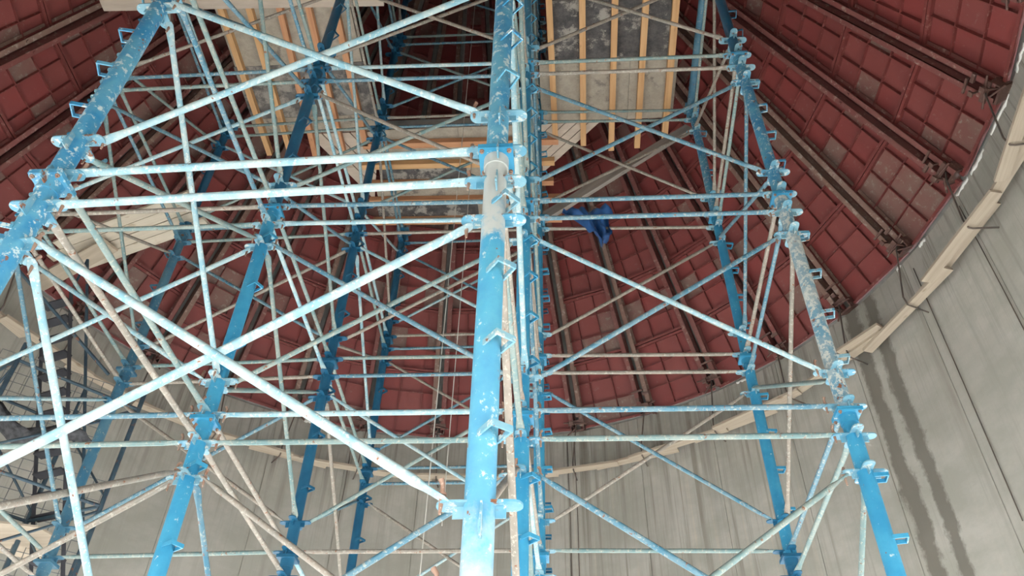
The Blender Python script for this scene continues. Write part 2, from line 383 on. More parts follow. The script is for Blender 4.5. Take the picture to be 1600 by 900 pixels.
# double channel rib along each joint, with a clamp at its foot
def channel_mesh(L_, side, name):
    mb = MB(); t = 0.008; D = 0.13; Wf = 0.070; gp = 0.040
    x0 = side * gp; x1 = side * (gp + Wf)
    def bx(xa, xb, za, zb): mb.hexa([(min(xa, xb), 0, za), (max(xa, xb), 0, za), (max(xa, xb), L_, za), (min(xa, xb), L_, za),
                                      (min(xa, xb), 0, zb), (max(xa, xb), 0, zb), (max(xa, xb), L_, zb), (min(xa, xb), L_, zb)])
    bx(x0, x0 + side * t, 0.064, 0.064 + D); bx(x0, x1, 0.064 + D - t, 0.064 + D); bx(x0, x1, 0.064, 0.064 + t)
    for q in range(1, int(L_ / 1.6)):
        mb.box((side * (gp + Wf * 0.55), q * 1.6, 0.064 + D + 0.006), (0.014, 0.014, 0.008))
    return mb
chan = {}
for long_ in (0, 1):
    for side in (-1, 1):
        for mk in ('channel', 'channel2'):
            chan[(long_, side, mk)] = channel_mesh(8.7 if long_ else 7.2, side, 'c').mesh('channel', [mk])
clamp = MB()
clamp.box((0, 0.10, 0.215), (0.125, 0.035, 0.010)); clamp.box((0, -0.02, 0.10), (0.10, 0.012, 0.09))
clamp.box((-0.10, 0.05, 0.12), (0.008, 0.06, 0.07)); clamp.box((0.10, 0.05, 0.12), (0.008, 0.06, 0.07))
clamp.box((0.07, 0.27, 0.205), (0.05, 0.02, 0.02)); clamp.box((-0.05, 0.33, 0.21), (0.09, 0.012, 0.012))
clamp.tube([(-0.17, 0.06, 0.235), (0.19, 0.12, 0.24)], 0.012, 6); clamp.tube([(0.05, -0.03, 0.02), (0.06, 0.08, 0.30)], 0.014, 6)
clamp.tube([(-0.06, 0.16, 0.05), (-0.05, 0.20, 0.29)], 0.012, 6); clamp.tube([(0.0, 0.02, 0.25), (0.16, -0.07, 0.20)], 0.012, 6)
clamp.box((0.06, 0.09, 0.29), (0.03, 0.03, 0.012)); clamp.box((-0.05, 0.20, 0.285), (0.026, 0.026, 0.01))
clamp_me = clamp.mesh('rib_clamp', ['rusty'])
for k in range(NB):
    a = PH + 2 * math.pi * k / NB
    et = Vector((math.cos(a), -math.sin(a), 0)); er = Vector((math.sin(a), math.cos(a), 0))
    cosb = math.cos(SL); es = (-er * cosb + Vector((0, 0, math.sin(SL)))).normalized(); en = et.cross(es)
    if en.dot(er) > 0: et = -et; en = et.cross(es)
    s0 = 0.02 + rnd.uniform(0, 0.06); o3 = azp(a, sr(s0), sz(s0)) - en * 0.03
    Mx = Matrix(((et.x, es.x, en.x, o3.x), (et.y, es.y, en.y, o3.y), (et.z, es.z, en.z, o3.z), (0, 0, 0, 1)))
    for side in (-1, 1):
        mk = 'channel2' if rnd.random() < 0.3 else 'channel'
        c_ = obj('rib_channel', chan[(k % 2, side, mk)], ceiling)
        sh = Matrix.Translation((0, rnd.uniform(-0.02, 0.09), 0)); c_.matrix_world = Mx @ sh
    c_ = obj('rib_clamp', clamp_me, ceiling); c_.matrix_world = Mx @ Matrix.Diagonal((rnd.choice((-1, 1)), 1, 1, 1)) @ Matrix.Translation((0, rnd.uniform(-0.03, 0.05), 0))

# white foam squeezed out of the joint between cone and wall
for i, (az, w_) in enumerate([(91.5, 5), (85.5, 3.2), (82.0, 2.6), (73.5, 1.2), (69.0, 0.7), (42.0, 2.4), (-27, 1.3), (-32, 1.6), (-22, 0.8), (98, 3)]):
    mb = MB(); n_ = 8; rs = []
    for q in range(n_ + 1):
        a = math.radians(az + w_ * (q / n_ - 0.5)); t = 0.006 + 0.016 * rnd.random() * math.sin(math.pi * min(max(q / n_, 0.05), 0.95)) ** 0.5
        hh = 0.012 + 0.045 * rnd.random()
        o3 = azp(a, R, ZR); er = Vector((math.sin(a), math.cos(a), 0))
        rs.append([o3 - er * t + Vector((0, 0, 0.01)), o3 + er * 0.01 + Vector((0, 0, 0.01)), o3 + er * 0.004 - Vector((0, 0, hh)), o3 - er * t - Vector((0, 0, hh * 0.6))])
    mb.rings(rs); build('foam_strip', mb, ['foam'], ceiling)

# ------------------------------------------------------------ shoring posts
A_, B_, X0, Y0, Z0 = 1.01337802 * 2, 1.02196456 * 2, -0.12697 * 2, 1.1473 * 2, 1.44388634 * 2
DX = {(-2, 2): (-.029, .01), (-1, 0): (-.037, .044), (-1, 1): (.011, -.014), (-1, 2): (.016, -.046), (-1, 3): (-.02, .01),
      (0, 0): (-.002, -.006), (0, 1): (.006, .012), (0, 2): (.05, -.032), (1, 1): (-.017, .024), (1, 2): (.025, .02)}
POS = {}
for c_, r_ in [(-1, 0), (0, 0), (-2, 1), (-1, 1), (0, 1), (1, 1), (-2, 2), (-1, 2), (0, 2), (1, 2), (-1, 3), (0, 3)]:
    dx, dy = DX.get((c_, r_), (0, 0)); POS[(c_, r_)] = (X0 + A_ * c_ + dx, Y0 + B_ * r_ + dy)
ZL = lambda k: Z0 + (k - 1) * 2.0          # height of joint k above the eye
PN = {(-1, 0): 'front left post', (0, 0): 'front middle post', (-2, 1): 'second-row outer left post', (-1, 1): 'second-row left post',
      (0, 1): 'second-row middle post', (1, 1): 'second-row right post', (-2, 2): 'third-row outer left post', (-1, 2): 'third-row left post',
      (0, 2): 'third-row middle post', (1, 2): 'third-row right post', (-1, 3): 'back-row left post', (0, 3): 'back-row middle post'}
LAB = {(-1, 0): 'thick blue steel post with cement splatter, leaning across the top left corner',
       (0, 0): 'thickest bright blue steel post nearest the viewer at picture centre',
       (-2, 1): 'blue post at far left almost hidden behind the front left post',
       (-1, 1): 'smooth deep blue steel post just right of the front left post',
       (0, 1): 'blue steel post directly right of the thickest central post',
       (1, 1): 'rightmost blue steel post, whitewashed with cement along its middle',
       (-2, 2): 'dull blue post below the loose plank platform at the left',
       (-1, 2): 'deep blue post rising into the dark deck opening, third from left',
       (0, 2): 'blue post with strap loops along the right edge of the central cluster',
       (1, 2): 'blue post left of the rightmost one, stopping under the right deck',
       (-1, 3): 'thin looking blue post ending under the far deck left of centre',
       (0, 3): 'back blue post mostly hidden behind the central post cluster'}
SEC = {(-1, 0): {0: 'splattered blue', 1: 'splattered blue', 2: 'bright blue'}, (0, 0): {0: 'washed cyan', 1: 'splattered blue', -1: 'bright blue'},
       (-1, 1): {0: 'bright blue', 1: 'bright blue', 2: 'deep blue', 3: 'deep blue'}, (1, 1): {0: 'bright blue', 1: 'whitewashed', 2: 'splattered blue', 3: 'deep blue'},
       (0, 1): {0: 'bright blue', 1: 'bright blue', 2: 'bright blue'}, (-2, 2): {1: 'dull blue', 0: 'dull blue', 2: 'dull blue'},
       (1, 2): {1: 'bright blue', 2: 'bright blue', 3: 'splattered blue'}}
TOP = {k: 4 for k in POS}
for k in ((-1, 1), (0, 1), (-1, 2), (0, 2)): TOP[k] = 6
TOP[(-1, 0)] = 3; TOP[(0, 0)] = 3
LOOPDIR = {(-1, 0): 195, (0, 0): -48, (-2, 1): 180, (-1, 1): -35, (0, 1): -40, (1, 1): -8, (-2, 2): 180, (-1, 2): -30, (0, 2): -5, (1, 2): 0, (-1, 3): -30, (0, 3): -5}
PR = 0.049
cache = {}
def cm(key, fn):
    if key not in cache: cache[key] = fn()
    return cache[key]
def tube_me(mat, L_):
    def f():
        mb = MB(); mb.tube([(0, 0, 0.0), (0, 0, L_)], PR, 20)
        mb.tube([(0, 0, 0.012), (0, 0, 0.075)], PR + 0.006, 20); mb.tube([(0, 0, L_ - 0.075), (0, 0, L_ - 0.012)], PR + 0.006, 20)
        return mb.mesh('tube_section', [mat])
    return cm(('t', mat, round(L_, 3)), f)
def flange_me(mat):
    def f():
        mb = MB(); mb.box((0, 0, 0.007), (0.076, 0.076, 0.006)); mb.box((0, 0, -0.007), (0.076, 0.076, 0.006)); return mb.mesh('flange_plate', [mat])
    return cm(('f', mat), f)
def bolt_me():
    def f():
        mb = MB(); mb.tube([(0, 0, -0.03), (0, 0, 0.03)], 0.006, 6); mb.tube([(0, 0, -0.022), (0, 0, -0.013)], 0.011, 6); mb.tube([(0, 0, 0.013), (0, 0, 0.022)], 0.011, 6)
        return mb.mesh('bolt', ['pin'])
    return cm('bolt', f)
def loop_me(mat):
    def f():
        mb = MB(); t = 0.0035; h = 0.012; w = 0.038; a = 0.03; e = 0.112
        up = Vector((0, 0, 1))
        for p, q in (((a, -w, 0), (e, -w, 0)), ((e, -w - t, 0), (e, w + t, 0)), ((e, w, 0), (a, w, 0))): mb.bar(p, q, t * 2, h * 2, up)
        return mb.mesh('strap_loop', [mat])
    return cm(('l', mat), f)
def lug_me(mat):
    def f():
        mb = MB(); n_ = 8; o = [(0.03, -0.034), (0.10, -0.034)] + [(0.10 + 0.034 * math.sin(math.pi * i / n_), -0.034 * math.cos(math.pi * i / n_)) for i in range(1, n_)] + [(0.10, 0.034), (0.03, 0.034)]
        k = len(o); mb.add([(x, y, -0.004) for x, y in o] + [(x, y, 0.004) for x, y in o], [tuple(range(k))[::-1], tuple(range(k, 2 * k))] + [(i, (i + 1) % k, k + (i + 1) % k, k + i) for i in range(k)])
        mb.box((0.062, 0, -0.022), (0.02, 0.003, 0.02))
        return mb.mesh('lug_plate', [mat])
    return cm(('g', mat), f)
def wedge_me():
    def f():
        mb = MB(); mb.hexa([(-.035, -.003, 0), (.035, -.003, 0), (.035, .003, 0), (-.035, .003, 0), (-.012, -.003, .11), (.02, -.003, .11), (.02, .003, .11), (-.012, .003, .11)])
        mb.box((0, 0, 0.02), (0.045, 0.004, 0.012)); return mb.mesh('small_bracket', ['lug'])
    return cm('w', f)
def nearby(c_, r_, ds, rr): return (c_ + ds, r_ + rr) in POS
rnd = random.Random(11)
for (c_, r_), (x, y) in POS.items():
    foot = W(x, y, -CAMZ)
    post = empty('shoring_post', foot, LAB[(c_, r_)], 'post', 'blue shoring posts')
    L = lambda z: z + CAMZ
    secs = SEC.get((c_, r_), {})
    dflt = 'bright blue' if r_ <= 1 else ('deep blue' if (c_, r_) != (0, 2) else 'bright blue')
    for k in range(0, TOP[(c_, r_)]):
        z0, z1 = ZL(k), ZL(k + 1)
        if k == 0:
            m0 = secs.get(-1, dflt); zf = ZL(0); zb = -CAMZ
            mbz = MB(); mbz.tube([(0, 0, 0.04), (0, 0, L(zf))], PR, 20); mbz.box((0, 0, 0.02), (0.1, 0.1, 0.02)); build('base_leg', mbz, [m0], post)
        mat = secs.get(k, dflt)
        vis = in_view([W(x, y, z0), W(x, y, z1)])
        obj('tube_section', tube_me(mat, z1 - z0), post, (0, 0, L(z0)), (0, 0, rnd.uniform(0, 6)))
        if not vis: continue
        for dz in (0.55, 0.92, 1.27, 1.66) if r_ == 0 else ((0.62, 1.15, 1.66) if c_ < 0 else (0.42, 0.80, 1.18, 1.56)):
            if in_view([W(x, y, z0 + dz - .01), W(x, y, z0 + dz + .01)]):
                obj('strap_loop', loop_me('lug' if mat in ('washed cyan', 'whitewashed') else mat), post, (0, 0, L(z0 + dz)), (0, 0, math.radians(LOOPDIR[(c_, r_)] + rnd.uniform(-6, 6))))
    for k in range(0, TOP[(c_, r_)] + 1):
        z = ZL(k)
        if not in_view([W(x, y, z - 0.3), W(x, y, z + 0.3)]): continue
        mat = secs.get(k - 1, dflt)
        fp = obj('flange_plate', flange_me(mat if mat not in ('whitewashed', 'washed cyan') else 'bright blue'), post, (0, 0, L(z)))
        if r_ <= 1:
            for sx in (-1, 1):
                for sy in (-1, 1): obj('bolt', bolt_me(), fp, (sx * 0.06, sy * 0.06, 0))
        for dz in (0.32, 0.055, -0.155, -0.40):
            if k == TOP[(c_, r_)] and dz > 0.1: continue
            for q, (ax, ay) in enumerate(((1, 0), (0, 1), (-1, 0), (0, -1))):
                if r_ == 0 and q == 3: continue
                if r_ >= 2 and not nearby(c_, r_, ax, ay): continue
                obj('lug_plate', lug_me(mat if mat in ('deep blue', 'dull blue') else 'lug'), post, (0, 0, L(z + dz)), (0, 0, q * math.pi / 2))
        if r_ == 0:
            for dz in (0.19, -0.06, -0.27):
                obj('small_bracket', wedge_me(), post, (0.012, -PR - 0.012, L(z + dz)), (0, 0, 1.57))
    if TOP[(c_, r_)] == 4:       # screw jack and head plate under the deck bearers
        mbz = MB(); zt = L(ZL(4)); mbz.tube([(0, 0, zt), (0, 0, zt + 0.10)], 0.022, 10); mbz.box((0, 0, zt + 0.105), (0.09, 0.09, 0.006)); build('jack_head', mbz, ['dull blue'], post)

# ------------------------------------------------------------ ledgers and braces between the posts
pin_me = None
def pin():
    def f():
        mb = MB(); mb.tube([(0.004, 0, -0.055), (0.002, 0, -0.02), (0, 0, 0.02), (0, 0, 0.045), (0.012, 0, 0.062)], [0.005, 0.008, 0.009, 0.008, 0.010], 6)
        mb.tube([(0, 0, 0.008), (0, 0, 0.016)], 0.015, 8); return mb.mesh('locking_pin', ['pin'])
    return cm('pin', f)
def rod_tube(name, a, b, rad, mat, label, cat, group, near):
    """tube with hammered flat ends, pinned through the lugs"""
    d = (b - a); L_ = d.length; d = d.normalized(); sd = d.cross(Vector((0, 0, 1))).normalized(); u = sd.cross(d)
    n_ = 10 if near else 8; mb = MB(); rs = []
    for t, wd, hh in ((0, rad * 0.9, 0.006), (0.02, rad * 1.45, 0.007), (0.075, rad * 1.4, 0.008), (0.14, rad, rad), (L_ - 0.14, rad, rad), (L_ - 0.075, rad * 1.4, 0.008), (L_ - 0.02, rad * 1.45, 0.007), (L_, rad * 0.9, 0.006)):
        rs.append([d * t + sd * math.cos(2 * math.pi * j / n_) * wd + u * math.sin(2 * math.pi * j / n_) * hh for j in range(n_)])
    mb.rings(rs)
    if near:
        o = empty(name, a, label, cat, group)
        # mesh in world offset from the empty
        build('tube', mb, [mat], o)
        for t in (0.03, L_ - 0.03): obj('locking_pin', pin(), o, d * t, (0, 0, rnd.uniform(0, 6.2)))
    else:
        o = build(name, mb, [mat], None, a); tag(o, label, cat, group)
    return o
ORD = {0: 'bottom', 1: 'first', 2: 'second', 3: 'third', 4: 'fourth', 5: 'fifth', 6: 'top'}
used = {}
def pname(p, q):
    a, b = PN[p], PN[q]; return a.replace(' post', ''), b.replace(' post', '')
bays = [(p, (p[0] + 1, p[1])) for p in POS if (p[0] + 1, p[1]) in POS] + [(p, (p[0], p[1] + 1)) for p in POS if (p[0], p[1] + 1) in POS]
FIX = {((-1, 0), (0, 0), 1, 'upper'): 'pale blue', ((-1, 0), (0, 0), 1, 'lower'): 'pale blue', ((-1, 0), (0, 0), 0, 'rise'): 'pale blue', ((-1, 0), (0, 0), 0, 'fall'): 'pale blue',
       ((-1, 0), (0, 0), 1, 'rise'): 'pale blue', ((-1, 0), (0, 0), 1, 'fall'): 'pale blue', ((-1, 0), (-1, 1), 1, 'upper'): 'grey green', ((-1, 0), (-1, 1), 1, 'lower'): 'grey tan',
       ((-1, 0), (-1, 1), 1, 'fall'): 'pale blue', ((-1, 1), (0, 1), 1, 'upper'): 'pale blue', ((-1, 1), (0, 1), 1, 'lower'): 'grey green', ((-1, 1), (0, 1), 2, 'upper'): 'blue', ((-1, 1), (0, 1), 2, 'lower'): 'pale blue',
       ((0, 1), (1, 1), 2, 'upper'): 'blue', ((0, 1), (1, 1), 2, 'lower'): 'blue', ((0, 1), (1, 1), 1, 'upper'): 'blue', ((0, 1), (1, 1), 1, 'lower'): 'grey green',
       ((0, 1), (1, 1), 3, 'lower'): 'grey tan', ((0, 1), (1, 1), 3, 'upper'): 'grey green', ((0, 2), (1, 2), 2, 'upper'): 'grey tan', ((0, 2), (1, 2), 2, 'lower'): 'grey tan',
       ((0, 2), (1, 2), 3, 'lower'): 'grey tan', ((0, 2), (1, 2), 2, 'rise'): 'grey tan', ((-2, 1), (-1, 1), 1, 'upper'): 'blue', ((-2, 1), (-1, 1), 1, 'lower'): 'grey green',
       ((-2, 1), (-1, 1), 2, 'upper'): 'grey tan', ((-2, 1), (-1, 1), 2, 'lower'): 'grey green', ((-1, 0), (-1, 1), 0, 'fall'): 'pale blue', ((-1, 1), (0, 1), 1, 'fall'): 'blue',
       ((0, 1), (1, 1), 1, 'fall'): 'pale blue', ((0, 1), (1, 1), 1, 'rise'): 'blue', ((0, 1), (1, 1), 2, 'rise'): 'blue', ((0, 1), (1, 1), 2, 'fall'): 'blue', ((-1, 2), (0, 2), 4, 'upper'): 'grey tan', ((-1, 2), (0, 2), 4, 'lower'): 'blue',
       ((-1, 3), (0, 3), 4, 'upper'): 'blue', ((-1, 3), (0, 3), 4, 'lower'): 'blue'}
SAY = {'pale blue': 'pale blue', 'blue': 'mid blue', 'grey green': 'grey-green', 'grey tan': 'tan-grey'}
for p, q in bays:
    top = min(TOP[p], TOP[q])
    a0 = Vector((*POS[p], 0)); b0 = Vector((*POS[q], 0)); d = (b0 - a0).normalized(); sd = Vector((-d.y, d.x, 0))
    na, nb2 = pname(p, q); near = max(p[1], q[1]) <= 1
    for k in range(0, top + 1):
        for which, dz in (('upper', 0.055), ('lower', -0.155)):
            if (p, q) == ((0, 2), (1, 2)) and k == 3 and which == 'upper': continue
            if k == 1 and p[1] == 2 and q[1] == 2 and which == 'lower': continue
            z = ZL(k) + dz + 0.008
            a = W(a0.x, a0.y, z) + d * 0.085; b = W(b0.x, b0.y, z) - d * 0.085
            if not in_view([a, b], 30): continue
            a.z += rnd.uniform(-.008, .008)
            mat = FIX.get((p, q, k, which)) or rnd.choices(['pale blue', 'blue', 'grey green', 'grey tan'], [2, 3, 3, 3] if p[1] != q[1] or p[1] > 0 else [1, 0, 0, 0])[0]
            rod_tube('ledger_tube', a, b, 0.0185, mat, '%s %s horizontal tube, %s joint, %s to %s post' % (SAY[mat], which, ORD[k], na, nb2),
                     'scaffold tube', 'horizontal ledger tubes', near)
    for k in range(0, top):
        for which in ('rise', 'fall'):
            zl, zh = ZL(k) + 0.32, ZL(k + 1) - 0.40
            s_ = 0.022 if which == 'rise' else -0.022
            za, zb2 = (zl, zh) if which == 'rise' else (zh, zl)
            a = W(a0.x, a0.y, za) + d * 0.09 + sd * s_; b = W(b0.x, b0.y, zb2) - d * 0.09 + sd * s_
            if not in_view([a, b], 30): continue
            mat = FIX.get((p, q, k, which)) or rnd.choices(['pale blue', 'blue', 'grey green', 'grey tan'], [2, 3, 3, 3])[0]
            rod_tube('diagonal_brace', a, b, 0.018, mat, '%s brace %s %s to %s post, %s above %s joint' % (SAY[mat], 'climbing' if which == 'rise' else 'descending', na, nb2, 'just', ORD[k]),
                     'brace', 'crossed diagonal braces', near)

# ------------------------------------------------------------ deck formwork above the towers
ZD = 9.12
def deck(label, sheets, joists, jmat, along):
    o = empty('deck_formwork', W(0, 0, ZD), label, 'formwork', 'deck soffit panels')
    base = W(0, 0, ZD)
    for pts, mat, dz in sheets:
        mb = MB(); k = len(pts); mb.add([(x, y, dz) for x, y in pts] + [(x, y, dz + 0.02) for x, y in pts], [tuple(range(k))[::-1], tuple(range(k, 2 * k))] + [(i, (i + 1) % k, k + (i + 1) % k, k + i) for i in range(k)])
        s_ = build('plywood_sheet', mb, [mat], o)
        s_['label'] = {'sheet pale': 'cement-stained pale sheet', 'sheet dark': 'black mottled sheet', 'board pale': 'bare pale board', 'sheet mottled': 'grey mottled sheet'}[mat]
    for (a, b, w_, mat) in joists:
        L_ = (Vector(b) - Vector(a)).length; mb = MB(); mb.box((0, 0, 0), (L_ / 2, w_ / 2, 0.045))
        c_ = (Vector(a) + Vector(b)) / 2; d = Vector(b) - Vector(a)
        build('joist', mb, [mat], o, (c_.x, c_.y, -0.048), rot=(0, 0, math.atan2(d.y, d.x)))
    return o
R4 = lambda x0, y0, x1, y1: [(x0, y0), (x1, y0), (x1, y1), (x0, y1)]
deck('right deck soffit of pale and black sheets on five light pine joists',
     [(R4(-0.16, 5.75, 0.98, 6.63), 'sheet pale', 0), (R4(0.985, 5.75, 1.58, 6.63), 'sheet pale', 0.002), (R4(-0.02, 4.9, 1.52, 5.745), 'sheet dark', 0.004), (R4(-0.02, 3.6, 1.52, 4.895), 'sheet dark', 0)],
     [((-0.04, 3.5), (0.02, 6.80), 0.075, 'joist'), ((0.36, 3.5), (0.40, 6.98), 0.075, 'joist'), ((0.75, 3.5), (0.78, 7.08), 0.075, 'joist'), ((1.12, 3.5), (1.13, 7.05), 0.075, 'joist'), ((1.47, 3.5), (1.49, 6.90), 0.08, 'joist')], 'joist', 'y')
deck('left deck soffit of mottled sheets on leaning-looking orange pine joists',
     [(R4(-4.08, 6.4, -2.36, 6.66), 'sheet pale', 0), (R4(-4.06, 5.6, -3.3, 6.395), 'sheet mottled', 0.003), (R4(-3.295, 5.6, -2.38, 6.395), 'sheet mottled', 0), (R4(-4.04, 4.62, -2.40, 5.595), 'sheet pale', 0.002), (R4(-4.04, 3.6, -2.40, 4.615), 'sheet pale', 0)],
     [((-3.93, 3.6), (-3.95, 6.95), 0.07, 'joist'), ((-3.56, 3.6), (-3.66, 7.0), 0.07, 'joist'), ((-3.18, 3.6), (-3.32, 7.05), 0.07, 'joist2'), ((-2.86, 3.6), (-2.92, 6.95), 0.07, 'joist2'), ((-2.55, 3.6), (-2.58, 6.85), 0.075, 'joist2')], 'joist2', 'y')
far_sheets = [(R4(-2.35, 6.66, -1.3, 7.20), 'sheet pale', 0), (R4(-1.295, 6.66, -0.16, 7.20), 'sheet pale', 0.002),
              (R4(-2.5, 7.205, -1.25, 7.62), 'sheet dark', 0.002), (R4(-1.245, 7.205, -0.2, 7.62), 'sheet pale', 0),
              (R4(-2.6, 7.625, -1.1, 7.98), 'sheet pale', 0), (R4(-1.095, 7.625, -0.2, 7.98), 'sheet pale', 0.003),
              (R4(-2.65, 7.985, -1.15, 8.42), 'sheet dark', 0), (R4(-1.145, 7.985, -0.2, 8.42), 'sheet pale', 0.002)]
# diagonal closing boards in the two corners
def strips(pa, pb, apex, n_):
    """boards cutting a triangle parallel to its long edge pa-pb"""
    out = []; pa, pb, apex = Vector(pa), Vector(pb), Vector(apex)
    for i in range(n_):
        t0, t1 = i / n_, (i + 1) / n_ - 0.02
        q = [pa.lerp(apex, t0), pb.lerp(apex, t0), pb.lerp(apex, t1), pa.lerp(apex, t1)]
        if (q[1] - q[0]).cross(q[2] - q[0]) < 0: q = q[::-1]
        out.append(([tuple(v) for v in q], 'board pale', 0.001 * (i % 2)))
    return out
far_sheets += strips((0.62, 6.66), (-0.17, 7.50), (-0.17, 6.66), 5) + strips((-3.35, 6.68), (-2.66, 7.9), (-2.38, 6.68), 5)
deck('far deck soffit with pine joists running left to right behind the central post', far_sheets,
     [((-2.62, 6.86), (0.06, 6.90), 0.09, 'joist2'), ((-2.70, 7.22), (0.0, 7.26), 0.085, 'joist'), ((-2.72, 7.56), (-0.02, 7.62), 0.085, 'joist2'), ((-2.72, 7.88), (0.08, 7.94), 0.09, 'joist2'), ((-2.74, 8.28), (0.09, 8.34), 0.09, 'joist2')], 'joist2', 'x')
deck('added near deck soffit above the viewer, out of view, blocking light to the cone', [(R4(-3.7, 2.6, -1.3, 3.55), 'sheet pale', 0), (R4(-1.295, 2.6, 1.2, 3.55), 'sheet pale', 0), (R4(-2.38, 3.555, -0.16, 4.3), 'sheet dark', 0)],
     [((-3.65, y_), (1.15, y_), 0.08, 'joist') for y_ in (2.7, 3.0, 3.4)], 'joist', 'x')  # unseen deck added to keep light from below out of the upper cone
# concrete slab bodies already cast on the decks, the added near one included
sl = MB(); zt = ZD + 0.022
for x0, y0, x1, y1 in ((-4.04, 3.6, -2.42, 6.6), (0.0, 3.6, 1.5, 6.6), (-2.4, 6.7, -0.22, 8.38), (-3.7, 2.6, 1.2, 3.55), (-2.38, 3.58, -0.18, 4.3)): sl.box(W((x0 + x1) / 2, (y0 + y1) / 2, zt + 0.125), ((x1 - x0) / 2, (y1 - y0) / 2, 0.12))
build_s = structure(build('trim_9', sl, ['slab']))
def timber(name, a, b, w_, h_, mat, label, cat='timber', group=None, up=Vector((0, 0, 1))):
    c_ = (a + b) / 2; d = (b - a); L_ = d.length; mb = MB(); mb.bar((-L_ / 2, 0, 0), (L_ / 2, 0, 0), w_, h_)
    dn = d.normalized(); sd = up.cross(dn).normalized(); u = dn.cross(sd)
    o = build(name, mb, [mat]); o.matrix_world = Matrix(((dn.x, sd.x, u.x, c_.x), (dn.y, sd.y, u.y, c_.y), (dn.z, sd.z, u.z, c_.z), (0, 0, 0, 1)))
    return tag(o, label, cat, group)
timber('timber_beam', W(-5.3, 4.60, 8.98), W(-1.95, 4.70, 8.98), 0.14, 0.05, 'board pale', 'pale plank along the top edge of the picture beside the deck opening')
timber('timber_beam', W(1.74, 6.53, 8.74), W(-0.35, 6.60, 7.02), 0.06, 0.12, 'grey wood', 'weathered grey timber strut slanting down from the right deck corner')
# bearers: steel tubes under the deck edges
for (a, b, lab) in ((W(1.78, 6.36, 8.98), W(1.77, 4.4, 8.98), 'thick blue bearer tube under the outer edge of the right deck'),):
    mb = MB(); mb.tube([(0, 0, 0), b - a], 0.05, 16); tag(build('bearer_tube', mb, ['dull blue'], None, a), lab, 'scaffold tube')

# ------------------------------------------------------------ loose planks at left, tied planks round the wall
P0, P1 = Vector((-4.20, 6.19)), Vector((-6.15, 6.92)); dd = (P1 - P0).normalized(); nn2 = Vector((-dd.y, dd.x)); nn2 = nn2 if nn2.y > 0 else -nn2
names = ['nearest the viewer', 'second from the viewer', 'third from the viewer', 'furthest from the viewer']
for i in range(4):
    o2 = nn2 * ((i - 1.5) * 0.135); e0 = P0 + o2 + dd * [-0.12, 0.0, 0.05, -0.02][i]; e1 = P1 + o2 + dd * [-0.15, 0.1, 0.0, 0.12][i]
    timber('plank', W(e0.x, e0.y, 7.07 + 0.004 * (i % 2)), W(e1.x, e1.y, 7.07 + 0.004 * (i % 2)), 0.125, 0.04, 'plank2', 'pale platform plank at left, %s of four side by side' % names[i], 'plank', 'loose platform planks at the left')
timber('plank', W(-5.35, 6.62, 6.98), W(-6.6, 7.28, 6.98), 0.22, 0.04, 'plank', 'wide worn plank under the left end of the four platform planks', 'plank')

ZH = 6.17
rib_az = [4.3 + 11.25 * k for k in range(-8, 9)]
bl = [(96.5, 15, .17, .0, 0), (89, 13, .10, .06, 1), (81.5, 15, .20, .05, 0), (79, 16, .09, .02, 2), (69.5, 17, .12, -.02, 0), (62.5, 7, .24, .05, 2), (56, 20, .12, .0, 1),
      (44.5, 15, .22, .04, 0), (40, 14, .10, .05, 1), (31.5, 17, .18, .02, 0), (24.5, 14, .09, .03, 1), (15, 15, .17, .02, 0), (6, 14, .10, .0, 1), (-4, 15, .18, .0, 0), (-13, 13, .10, .0, 1),
      (-20.5, 15, .18, .0, 0), (-29, 13, .11, .02, 1), (-34, 12, .22, .0, 0), (-45, 16, .14, .0, 0), (-56, 14, .12, .0, 1), (-66, 15, .2, .0, 0), (-75, 14, .1, 0, 1)]
def where(az):
    n_ = round((az - 4.3) / 11.25)
    return 'straight behind the central posts' if abs(az - 4.3) < 5 else ('%s' % az)
side_words = ['right edge of picture', 'far right', 'upper right wall', 'right wall below the cone edge', 'right of the wet bands', 'just above the wet bands', 'crossing the top of the wet bands',
              'behind the rightmost post', 'left of the rightmost post', 'between the two right posts', 'left of the two right posts', 'right of the central posts', 'just behind the central posts',
              'left of the central posts', 'behind the fourth post from left', 'between third and fourth posts', 'right of the second-row left post', 'behind the second-row left post', 'behind the left braces',
              'left behind the outer left post', 'far left behind the stair', 'left edge of picture']
for (az, span, inn, skew, up_), words in zip(bl, side_words):
    h = math.radians(span) / 2; a = math.radians(az); r0 = R - inn * 1.15 - 0.03
    p0 = azp(a - h, r0 - skew, 0); p1 = azp(a + h, r0 + skew, 0)
    p0, p1 = p0.lerp(p1, 0.05), p1.lerp(p0, 0.05)
    # keep the ends inside the wall
    for p_ in (p0, p1):
        v = Vector((p_.x - CX, p_.y - CY)); lim = R - 0.11
        if v.length > lim: v = v.normalized() * lim; p_.x = CX + v.x; p_.y = CY + v.y
    z = ZH + CAMZ + 0.02 + 0.036 * up_; p0.z = z; p1.z = z + 0.004
    timber('plank', p0, p1, 0.125, 0.034, 'plank', 'weathered plank on wall hooks, %s' % words, 'plank', 'planks resting on the wall hooks')
hooks_words = {}
